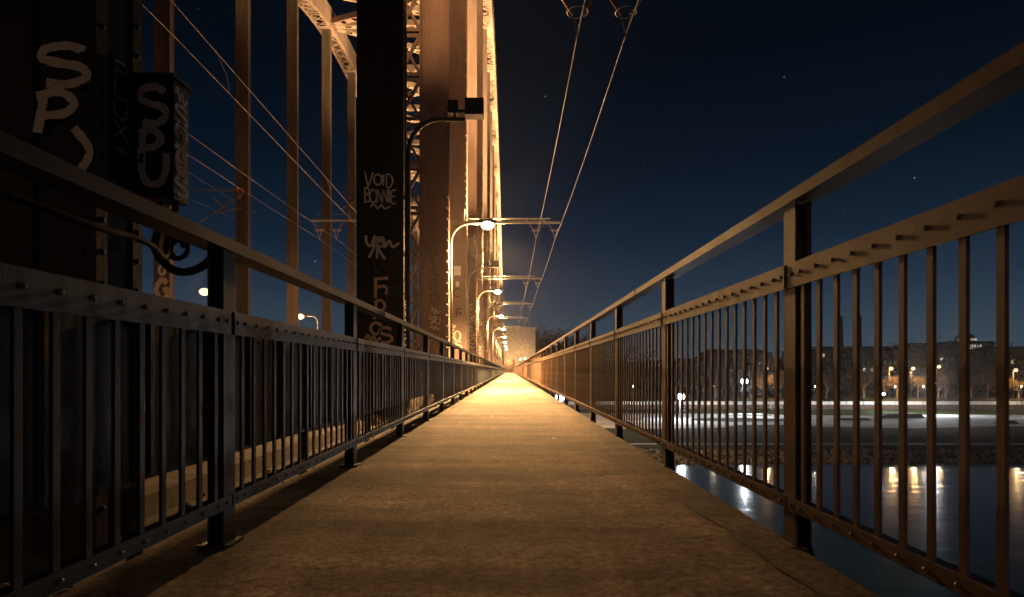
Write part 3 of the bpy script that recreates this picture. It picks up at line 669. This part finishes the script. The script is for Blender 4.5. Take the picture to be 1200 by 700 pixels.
# catenary over the near track
root = empty('overhead_line', (-6.5, 12, ZC+6.5), 'messenger and contact wire joined by droppers, crossing the sky between the left columns', 'overhead line')
mp_ = lambda d: Vector((-6.5, d, ZC+7.1-.45*min(1, max(0, (d-12)/16))+.0006*(d-30)**2*(1 if d > 30 else 0)))
mc_ = lambda d: Vector((-6.5, d, ZC+6.47-.35*min(1, max(0, (d-12)/16))))
for nm, fn in (('messenger_wire', mp_), ('contact_wire', mc_)):
    mb = MB(); mb.tube([fn(d) for d in range(-4, 70, 2)], .009, 6); mb.build(nm, M['wire'], root, smooth=True)
for d in (5, 13.8, 22, 30, 38):
    mb = MB(); a = mp_(d); b = mc_(d+.6); mb.tube([a, (a+b)/2+Vector((.03, .1, 0)), b], .008, 5); mb.build('dropper', M['wire'], root)
# hinged track arm on the far column
def P3(x, y, d): return Vector(((x-597)/F*d, d, ZC+(434-y)/F*d))
for (lb, dd, tubes) in (('hinged wire arm with a slanting strut fixed to the leftmost clear column', 38.3, [((286, 224), (222, 222)), ((286, 226), (232, 262)), ((262, 242), (250, 232)), ((283, 244), (252, 250))]),
                        ('small wire arm with insulators at the edge of the VOID BONNIE column', 65.0, [((414, 238), (398, 246)), ((414, 251), (372, 252)), ((400, 246), (412, 256))])):
    root = empty('wire_cantilever', P3(tubes[0][0][0], tubes[0][0][1], dd), lb, 'wire arm', 'wire arms on the far columns')
    for a, b in tubes:
        mb = MB(); mb.tube([P3(*a, dd), P3(*b, dd)], .05, 6); mb.build('arm_tube', M['pole'], root)
    mb = MB()
    for t in (.05, .12, .19): p = P3(*tubes[0][0], dd).lerp(P3(*tubes[0][1], dd), t); mb.sphere(tuple(p), .16, 8, 5)
    p = P3(*tubes[1][0], dd).lerp(P3(*tubes[1][1], dd), .12); mb.sphere(tuple(p), .16, 8, 5); mb.build('insulator', M['ins'], root)
for i, (a, b, lb) in enumerate(((P3(-150, -60, 12), P3(300, 250, 60), 'faint wire descending behind the switch box, upper'), (P3(-150, 30, 12), P3(276, 256, 55), 'faint wire descending behind the switch box, lower'))):
    mb = MB(); mb.tube(span(a, b, .3), .012, 5); tag(mb.build('track_wire', M['wire'], smooth=True), lb, 'wire', 'faint wires behind the box')

# ---- stone gate tower, closing the bridge
root = empty('gate_tower', (3.4, 176, 0), 'pale stone bridge tower at the vanishing point, lit yellow', 'tower')
tx0, tx1, ty = -1.0, 7.2, 172; tz = ZC+(434-386)/F*172
mb = MB(); mb.box(1.5, ty, -14, tx1, ty+7, tz); mb.box(-8.0, ty, -14, -1.3, ty+7, tz); mb.box(-1.299, ty, 3.6, 1.499, ty+7, tz); mb.build('tower_wall', M['stone'], root)
mb = MB(); mb.box(-8.3, ty-.3, tz+.003, tx1+.3, ty+7.3, tz+.5)
mb.build('parapet', M['stone'], root)
for x_, y_, lb in ((610, 421, 'left one of two small warm lamps in front of the tower'), (615, 420, 'right one of two small warm lamps in front of the tower')):
    dd = 169; q = Vector(((x_-597)/F*dd, dd, ZC+(434-y_)/F*dd)); r2 = empty('tower_lamp', (q.x, dd, -.9), lb, 'lamp', 'lamps before the tower')
    mb = MB(); mb.tube([(q.x, dd+.2, -13), (q.x, dd+.2, q.z-.1)], .06, 6); mb.build('pole', M['black'], r2)
    mb = MB(); mb.sphere(tuple(q), .2, 8, 6); mb.build('bulb', M['bulb'], r2, smooth=True)
    point('street_light', (q.x, dd-.5, q.z), 500, SODIUM, .15)
for z in (3.4, 6.2, 9.0): mb = MB(); mb.box(2.1, ty-.12, z, tx1+.1, ty-.003, z+.25); mb.build('string_course', M['stone'], root)
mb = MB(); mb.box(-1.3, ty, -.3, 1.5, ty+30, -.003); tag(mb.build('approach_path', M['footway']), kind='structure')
mb = MB(); mb.box(-1.29, ty+1.4, .003, 1.49, ty+1.6, 3.59); mb.build('gate_door', M['brick'], root)
point('street_light', (-.2, ty+.5, 3.1), 500, SODIUM, .1)  # added unseen light inside the gateway, brightening the door
point('tower_light', (0.6, 166, 3.5), 2200, SODIUM, .3)
mb = MB(); mb.box(0.3, 165.9, -14, .36, 165.96, 3.6)
# piers carrying the bridge
for i, y in enumerate((4, 106, 160)):
    mb = MB(); mb.box(-18, y-1.5, -16.5, 0.9, y+1.5, -.92); mb.box(-18.3, y-1.9, -16.6, 1.2, y+1.9, -12)
    tag(mb.build('bridge_pier', M['stone']), ('stone pier under the bridge out at mid river', 'stone pier under the bridge on the far bank', 'stone pier under the bridge by the tower')[i], 'bridge pier', 'piers of the bridge')

# ================================================================== RIVER, BANK AND PARK
ZWATER = ZC-14.7; ZG = ZC-12.0; ZU = ZC-9.6
def sheet(pts, z, name, m, kind='structure'):
    mb = MB(); mb.v = [(x, y, z) for x, y in pts]; mb.f = [tuple(range(len(pts)))]; return tag(mb.build(name, m), kind=kind)
sheet([(-2500, -2500), (2500, -2500), (2500, 101), (-2500, 101)], ZWATER, 'river', M['water'])
def terrain():
    mb = MB(); ys = [97, 99, 101, 103, 105, 107, 109, 112, 115, 118, 121, 125, 190.2]; zs = [-15.5, -14.55, -14.2, -13.8, -13.45, -13.1, -13.05, -12.8, -12.35, -12.3, -12.02, -12, -12]
    xs = [-300, -120, -60, -20]+list(range(-10, 262, 4))+[320, 500]; nx = len(xs)
    for y, z in zip(ys, zs):
        for x in xs: mb.v.append((x, y+(random.uniform(-.5, .5) if 99 <= y < 120 else 0), ZC+z+(random.uniform(-.12, .12) if 99 <= y < 122 else 0)))
    for j in range(len(ys)-1):
        for i in range(nx-1): a = j*nx+i; mb.f.append((a, a+1, a+nx+1, a+nx))
    return tag(mb.build('river_bank', M['grass'], smooth=True), kind='structure')
terrain()
sheet([(-2500, 190.25), (2500, 190.25), (2500, 5000), (-2500, 5000)], ZU, 'upper_ground', M['grass'])
rng = random.Random(3); mb = MB()
for i in range(2600):
    y = rng.uniform(98.4, 105.0); x = rng.uniform(6, 150); t = (y-98)/7; z = ZC-14.75+1.3*t
    s_ = rng.uniform(.14, .42); b = len(mb.v); n = 5
    for q in range(n):
        a = q*1.2566+rng.random()*.6; r_ = s_*rng.uniform(.7, 1.2); mb.v.append((x+r_*math.cos(a)*1.3, y+r_*math.sin(a), z-.1))
    for q in range(n):
        a = q*1.2566+rng.random()*.6; r_ = s_*rng.uniform(.4, .8); mb.v.append((x+r_*math.cos(a)*1.2, y+r_*math.sin(a), z+s_*rng.uniform(.4, .8)))
    for q in range(n): q2 = (q+1) % n; mb.f.append((b+q, b+q2, b+n+q2, b+n+q))
    mb.f.append(tuple(b+n+q for q in range(n)))
tag(mb.build('bank_rocks', M['rock']), 'band of loose rocks along the waterline of the far bank', 'rocks', kind='stuff')
# paved riverside paths and plaza
sheet([(-5, 108.2), (320, 108.2), (320, 109.0), (-5, 109.0)], ZC-12.9, 'riverside_path', M['plaza'])
pl = [(10, 131), (26, 127), (44, 129), (50, 136), (60, 137), (68, 131), (84, 128), (104, 133), (128, 131), (150, 136), (215, 140), (215, 166), (150, 165), (120, 168), (92, 164), (70, 168), (40, 172), (10, 174), (-8, 168)]
sheet(pl, ZG+.01, 'skate_plaza', M['plaza'])
sheet([(42, 148), (52, 144), (64, 146), (70, 151), (60, 156), (46, 155)], ZG+.02, 'grass_island', M['grass'])
sheet([(-60, 172.5), (40, 174), (70, 170), (92, 167), (150, 168), (300, 170), (300, 190), (-60, 190)], ZG+.015, 'lawn', M['lawn'])
rl = ['low concrete skate ramp at the left of the pale plaza', 'long flat skate bench in the middle of the plaza', 'sloping concrete skate ramp right of the plaza middle', 'low skate ledge near the far edge of the plaza', 'wide skate bank at the right end of the plaza', 'small skate box in front of the trees']
for i, (x, y, w, h) in enumerate(((28, 150, 8, .8), (82, 150, 9, .5), (98, 157, 12, 1.1), (62, 163, 14, .5), (132, 152, 13, 1.0), (112, 142, 6, .6))):
    mb = MB(); z = ZG+.012; mb.v = [(x-w/2, y-2, z), (x+w/2, y-2, z), (x+w/2, y+2, z), (x-w/2, y+2, z), (x-w*.25, y-1.6, z+h), (x+w*.42, y-1.6, z+h), (x+w*.42, y+1.8, z+h), (x-w*.25, y+1.8, z+h)]
    mb.f = [(0, 3, 2, 1), (4, 5, 6, 7), (0, 1, 5, 4), (1, 2, 6, 5), (2, 3, 7, 6), (3, 0, 4, 7)]; tag(mb.build('skate_ramp', M['plaza']), rl[i], 'skate ramp', 'ramps on the plaza')
# retaining wall with white parapet
root = empty('retaining_wall', (60, 190, ZG), 'long brown wall with a bright white parapet at the back of the park', 'wall')
mb = MB(); mb.box(-60, 189.7, ZG-.1, 260, 190.2, ZG+1.45); mb.build('wall_base', M['brick'], root)
x = -60; i = 0
rng = random.Random(5)
while x < 200:
    w = rng.choice((5.2, 5.2, 5.2, 8.1)); mb = MB(); mb.box(x+.12, 189.6, ZG+1.47, x+w-.12, 190.0, ZG+2.45); mb.build('parapet_panel', M['white'], root); x += w; i += 1
letters([(c_, 78+i_*1.4, ZG+.35, 1.2, .85, .2) for i_, c_ in enumerate('SEON')], front(189.7), root, M['paint_grey'])

# ---- bare park trees
def tree_meshes(seed, H):
    rng = random.Random(seed); tr = MB(); cr_ = MB()
    tips = []
    def branch(p, d, L_, r, lv):
        n = 4; path = [p]; q = p; dd = d
        for i in range(n):
            dd = (dd+Vector((rng.gauss(0, .13), rng.gauss(0, .13), rng.gauss(.03, .08)))).normalized(); q = q+dd*L_/n; path.append(q)
        (tr if lv < 2 else cr_).tube(path, [r*(1-.14*i) for i in range(n+1)], 5 if lv < 2 else 3, False)
        if lv >= 4: return
        k = {0: 5, 1: 4, 2: 4, 3: 4}[lv]
        for i in range(k):
            t = rng.uniform(.4, 1.0) if lv else rng.uniform(.55, 1); base = path[min(n, int(t*n))]
            a = rng.uniform(0, 6.283); sp = rng.uniform(.35, .95); nd = (dd+Vector((math.cos(a)*sp, math.sin(a)*sp, rng.uniform(-.1, .35)))).normalized()
            branch(base, nd, L_*rng.uniform(.55, .8), r*.5, lv+1)
    branch(Vector((0, 0, 0)), Vector((rng.gauss(0, .06), rng.gauss(0, .06), 1)), H*.36, H*.024, 0)
    # last year's leaves and fine twigs
    V = [v for v in cr_.v]
    for i in range(2600):
        v = Vector(rng.choice(V))+Vector((rng.gauss(0, .35), rng.gauss(0, .35), rng.gauss(0, .35))); s_ = rng.uniform(.10, .24); a = Vector((rng.gauss(0, 1), rng.gauss(0, 1), rng.gauss(0, 1))).normalized()*s_
        b_ = a.cross(Vector((rng.gauss(0, 1), rng.gauss(0, 1), rng.gauss(0, 1)))).normalized()*s_*.6; b = len(cr_.v); cr_.v += [tuple(v-a), tuple(v+b_), tuple(v+a)]; cr_.f.append((b, b+1, b+2))
    return tr.mesh('trunk', M['bark']), cr_.mesh('crown', M['twig'])
TM = [tree_meshes(s_, 15) for s_ in (11, 12, 13, 14, 15)]
def tree(x, y, z, h, v, rz, label, group, name='bare_tree'):
    root = empty(name, (x, y, z), label, 'tree', group); root.rotation_euler[2] = rz; root.scale = (h/15,)*3
    for nm, me in zip(('trunk', 'crown'), TM[v]): o = bpy.data.objects.new(nm, me); COL.objects.link(o); o.parent = root
XP = lambda x, d: (x-597)/F*d
rng = random.Random(21)
tl = [(706, 205, 15), (722, 214, 14), (742, 208, 16), (760, 222, 15), (776, 212, 15), (797, 226, 18), (818, 208, 16), (838, 219, 17), (862, 206, 16), (884, 224, 17), (894, 212, 12), (910, 210, 15), (940, 222, 14), (968, 208, 14), (983, 220, 13), (1012, 212, 14),
      (1036, 210, 11), (1051, 211.5, 12), (1076, 211, 12), (1100, 208, 14), (1108, 212, 14), (1138, 214, 14), (1157, 206, 14), (1178, 212, 11), (1194, 211.5, 12), (1222, 212, 14)]
TL = ['first dark park tree right of the close far railing bars', 'second dark park tree seen between the far railing bars', 'third dark park tree, above the left end of the white parapet', 'fourth dark park tree, left of the brightest white lamp', 'dark tree just left of the brightest white lamp', 'tall dark tree right behind the brightest white lamp', 'dark tree just right of the brightest white lamp', 'dark tree midway between the two bright white lamps', 'dark tree just left of the second bright white lamp', 'tall dark tree right of the second bright white lamp', 'small bare tree lit orange by the lamp left of the thick post', 'dark tree hidden partly by the thick railing post', 'dark tree just right of the thick railing post', 'slender dark tree left of the two chimneys', 'dark tree standing below the left chimney', 'dark tree right of the chimneys, before the first orange lamp', 'bare tree lit orange left of the first orange lamp', 'bare orange tree right behind the first orange lamp', 'bare orange tree beside the second orange lamp', 'dark tree beside the faint orange lamp', 'dark tree just right of the faint orange lamp', 'dark tree straight below the domed church', 'dark tree just right of the domed church', 'bare tree lit orange left of the lamp at the right edge', 'bare orange tree behind the lamp at the right edge', 'last tree, cut off by the right edge of the picture']
place = {898: 'warm lamp', 1045: 'left warm lamp', 1070: 'right warm lamp'}
for i, (x_, d, h) in enumerate(tl):
    lb = TL[i]
    tree(XP(x_, d), d, ZU, h, i % 5, rng.random()*6, lb, 'bare trees at the back of the park')
for i, (x_, d, h) in enumerate(((628, 196, 20), (636, 205, 19), (645, 214, 17), (662, 210, 17), (676, 220, 18), (690, 212, 16))):
    tree(XP(x_, d), d, ZU, h+16, (i+2) % 5, i*1.3, ('bare tree against the sky just right of the stone tower', 'second bare tree right of the stone tower', 'bare tree showing between the right rails near the tower', 'dark bare tree low behind the right top rail', 'dark bare tree behind the right railing band', 'dark bare tree by the park edge behind the right railing')[i], 'bare trees near the tower')
# far wood: one mass nobody could count
mb = MB(); rng = random.Random(9)
for i in range(11000):
    cx = rng.uniform(-40, 420); d = rng.uniform(236, 262)
    top = ZU+15+4.5*math.sin(cx*.045)+2.5*math.sin(cx*.16+1)+1.5*math.sin(cx*.5)
    z = ZU+rng.random()**.8*(top-ZU); s_ = rng.uniform(.25, .85)
    for q in range(2):
        a = Vector((rng.gauss(0, 1), rng.gauss(0, .4), rng.gauss(0, 1))).normalized()*s_; b_ = Vector((rng.gauss(0, 1), rng.gauss(0, .4), rng.gauss(0, 1))).normalized()*s_*.7; b = len(mb.v)
        p = Vector((cx+rng.gauss(0, .8), d, z+rng.gauss(0, .6))); mb.v += [tuple(p-a), tuple(p+b_), tuple(p+a), tuple(p-b_*.6)]; mb.f.append((b, b+1, b+2, b+3))
tag(mb.build('far_wood', M['leafdark']), 'dark wood behind the park trees merging into one mass', 'wood', kind='stuff')
mb = MB(); xs = [-2000+i*60 for i in range(80)]
for x in xs: h = 9+5*math.sin(x*.004)+3*math.sin(x*.013+2); mb.v += [(x, 700, ZU-1), (x, 760, ZC+h), (x, 1400, ZC+h*1.6), (x, 1500, ZU-1)]
for i in range(len(xs)-1):
    for j in range(3): a = i*4+j; mb.f.append((a, a+4, a+5, a+1))
tag(mb.build('hills', M['leafdark'], smooth=True), kind='structure')
# ---- park lamps
def park_lamp(x_, y_, d, kind, label, zg, w, vis=True):
    x = XP(x_, d); z = ZC+(434-y_)/F*d; root = empty('park_lamp', (x, d, zg), label, 'park lamp', 'lamps in the park')
    mb = MB(); mb.tube([(x, d+.9, zg), (x, d+.9, z+.7)], [.12, .07], 8).bar((x, d+.9, z+.76), (x, d-.4, z+.76), .1, .1); mb.build('pole', M['black'], root)
    mb = MB(); mb.box(x-.35, d-.6, z+.72, x+.35, d+.2, z+.84); mb.build('lamp_head', M['black'], root)
    r_ = {'w': .85, 'o': .5, 's': .35}[kind]; mb = MB(); mb.sphere((x, d-.2, z), r_, 12, 8, .9); mb.build('bulb', M['bulb_w'] if kind in 'ws' else M['bulb_o'], root, smooth=True)
    if kind == 'o':
        point('park_light', (x, d-.25, z-.98), w*.3, SODIUM, .35); spot('park_beam', (x, d-.25, z-1.1), (x, d-.25, 0 if z < 0 else -9), w, SODIUM, 150, .6, .35)
    else: point('park_light', (x, d-.25, z-.98), w, WHITE_L, .35)
park_lamp(798, 465, 150, 'w', 'brightest white lamp low in the park, left of the thick railing post', ZG, PARK_W)
park_lamp(872, 447, 165, 'w', 'second bright white park lamp on a tall pole', ZG, PARK_W)
park_lamp(1035, 462, 180, 's', 'small white lamp low between the railing bars', ZG, PARK_W*.25)
park_lamp(1092, 449, 168, 'w', 'white park lamp half hidden by a railing bar, its glow long on the water', ZG, PARK_W)
park_lamp(656, 466, 118, 'w', 'white lamp shining up through the gap under the right railing', ZG, PARK_W*.5)
for (x_, y_, lb) in ((898, 432, 'orange lamp left of the thick railing post'), (1044, 432, 'first orange lamp right of the thick post'), (1070, 432, 'second orange lamp right of the thick post'), (1100, 430, 'faint orange lamp behind the dark trees'), (1190, 434, 'orange lamp at the right edge of the picture')):
    park_lamp(x_, y_, 208, 'o', lb, ZU, WARM_W*(.2 if x_ == 1100 else 1))
WARMW = (1.0, 0.80, 0.58)
SL = ['added small lamp lighting the left part of the parapet', 'added small lamp lighting the parapet between the two bright white lamps', 'added small lamp lighting the parapet right of the thick post', 'small pale lamp under the chimneys', 'small pale lamp below the first orange lamp', 'small pale lamp between the orange lamps', 'small pale lamp below the church', 'added small lamp lighting the parapet at the far right']
for x_, lb in zip((742, 836, 955, 1009, 1049, 1082, 1141, 1197), SL):  # all but the two by the orange lamps are added to light the parapet
    if x_ in (1009, 1141): continue
    d = 185; x = XP(x_, d); z = ZC+(434-453)/F*d; root = empty('park_lamp', (x, d, ZG), lb, 'park lamp', 'small lamps along the parapet')
    mb = MB(); mb.tube([(x, d, ZG), (x, d, z-.2)], .06, 6); mb.build('pole', M['black'], root)
    mb = MB(); mb.sphere((x, d, z), .13, 8, 6); mb.build('bulb', M['bulb'], root, smooth=True)
    mb = MB(); mb.tube([(x, d, z+.2), (x, d, z+.3)], [.25, .05], 8); mb.build('lamp_head', M['black'], root)
    point('park_light', (x, d+.1, z-.5), 1500, WARMW, .3)
# ---- city behind
def building(x0, x1, d, ytop, label, m, wins, name='building', depth=18):
    X0, X1 = XP(x0, d), XP(x1, d); zt = ZC+(434-ytop)/F*d; root = empty(name, ((X0+X1)/2, d, ZU), label, 'building')
    mb = MB(); mb.box(X0, d, ZU, X1, d+depth, zt); mb.build('wall', m, root)
    mb = MB(); mb.v = [(X0-.4, d-.4, zt), (X1+.4, d-.4, zt), (X1+.4, d+depth+.4, zt), (X0-.4, d+depth+.4, zt), (X0+3, d+depth*.35, zt+2.2), (X1-3, d+depth*.35, zt+2.2), (X1-3, d+depth*.65, zt+2.2), (X0+3, d+depth*.65, zt+2.2)]
    mb.f = [(0, 3, 2, 1), (4, 5, 6, 7), (0, 1, 5, 4), (1, 2, 6, 5), (2, 3, 7, 6), (3, 0, 4, 7)]; mb.build('roof', M['roof'], root)
    rg = random.Random(int(x0)); n = int((X1-X0)/3.2); zr = zt-3
    lit = set(wins)
    row = 0
    while zr > ZU+9 and row < 4:
        for i in range(n):
            xx = X0+1.2+i*(X1-X0-2)/n; r_ = rg.random(); mm = M['win'] if r_ < .12 else M['winw'] if r_ < .16 else M['glass']
            mb = MB(); mb.box(xx, d-.06, zr, xx+1.3, d-.004, zr+1.5); mb.build('window', mm, root)
        zr -= 3.4; row += 1
building(936, 1062, 292, 411, 'long dark block with a few small lit windows above the orange trees', M['facade'], [])
building(1066, 1112, 300, 407, 'dark gabled block right of the long one', M['facade'], [])
building(1160, 1260, 310, 411, 'dark block with bright windows at the right edge', M['facade'], [])
building(830, 905, 330, 414, 'dark block behind the trees left of the thick railing post', M['facade'], [])
# domed church
d = 420; cx = XP(1141, d); root = empty('church', (cx, d, ZU), 'church with a lit dome and a row of glowing arched windows on the skyline', 'church')
z1 = ZC+(434-400)/F*d; mb = MB(); mb.box(cx-14, d, ZU, cx+14, d+16, z1); mb.build('wall', M['facade'], root)
mb = MB(); mb.tube([(cx, d+8, z1+.01), (cx, d+8, z1+2.4)], 6.2, 16).tube([(cx, d+8, z1+2.41), (cx, d+8, z1+4.2), (cx, d+8, z1+5.6), (cx, d+8, z1+6.4)], [5.8, 5.0, 3.2, .9], 16).tube([(cx, d+8, z1+6.41), (cx, d+8, z1+8.2)], [.8, .3], 8); mb.build('dome', M['stone'], root)
for i in range(-2, 3):
    for zz in (z1-5.4,):
        mb = MB(); x = cx+i*1.9+1; mb.box(x-.55, d-.1, zz, x+.55, d-.004, zz+2.6); mb.tube([(x, d-.1, zz+2.61), (x, d-.004, zz+2.61)], .55, 10); mb.build('arched_window', M['dome'], root)
for i in range(9):
    a = R(200+i*17.5); x = cx+6.3*math.cos(a); y = d+8+6.3*math.sin(a); mb = MB(); mb.sphere((x, y, z1+1.3), .55, 6, 4, 1.4); mb.build('lantern', M['dome'], root)
# chimneys
for i, (x_, ytop, lb) in enumerate(((986, 371, 'left one of the two tall thin power station chimneys'), (1007, 370, 'right, slightly thicker one of the two power station chimneys'))):
    d = 640; x = XP(x_, d); mb = MB(); r0 = 1.6 if i == 0 else 2.1; zt = ZC+(434-ytop)/F*d
    mb.tube([(x, d, ZU-2), (x, d, zt-2), (x, d, zt-1.99), (x, d, zt)], [r0*1.35, r0, r0*1.08, r0*1.08], 14); tag(mb.build('chimney', M['facade'], smooth=False), lb, 'chimney', 'power station chimneys')

# ---- thin haze volume added to give the lamps a soft glow
mb = MB(); mb.box(-2600, -2600, -20, 2600, 5100, 62)
hz = mb.mesh('haze', M['white']); hz.materials.clear()
hm = bpy.data.materials.new('lamp_glow_haze'); hm.use_nodes = True; t = hm.node_tree; t.nodes.clear()
vp = t.nodes.new('ShaderNodeVolumePrincipled'); vp.inputs['Density'].default_value = HAZE; vp.inputs['Color'].default_value = (.9, .92, .95, 1); vp.inputs['Anisotropy'].default_value = 0.80
mo = t.nodes.new('ShaderNodeOutputMaterial'); t.links.new(vp.outputs[0], mo.inputs['Volume']); hz.materials.append(hm)
tag(link('haze', hz), 'thin haze volume added for a soft glow round the lamps', 'haze', kind='stuff')
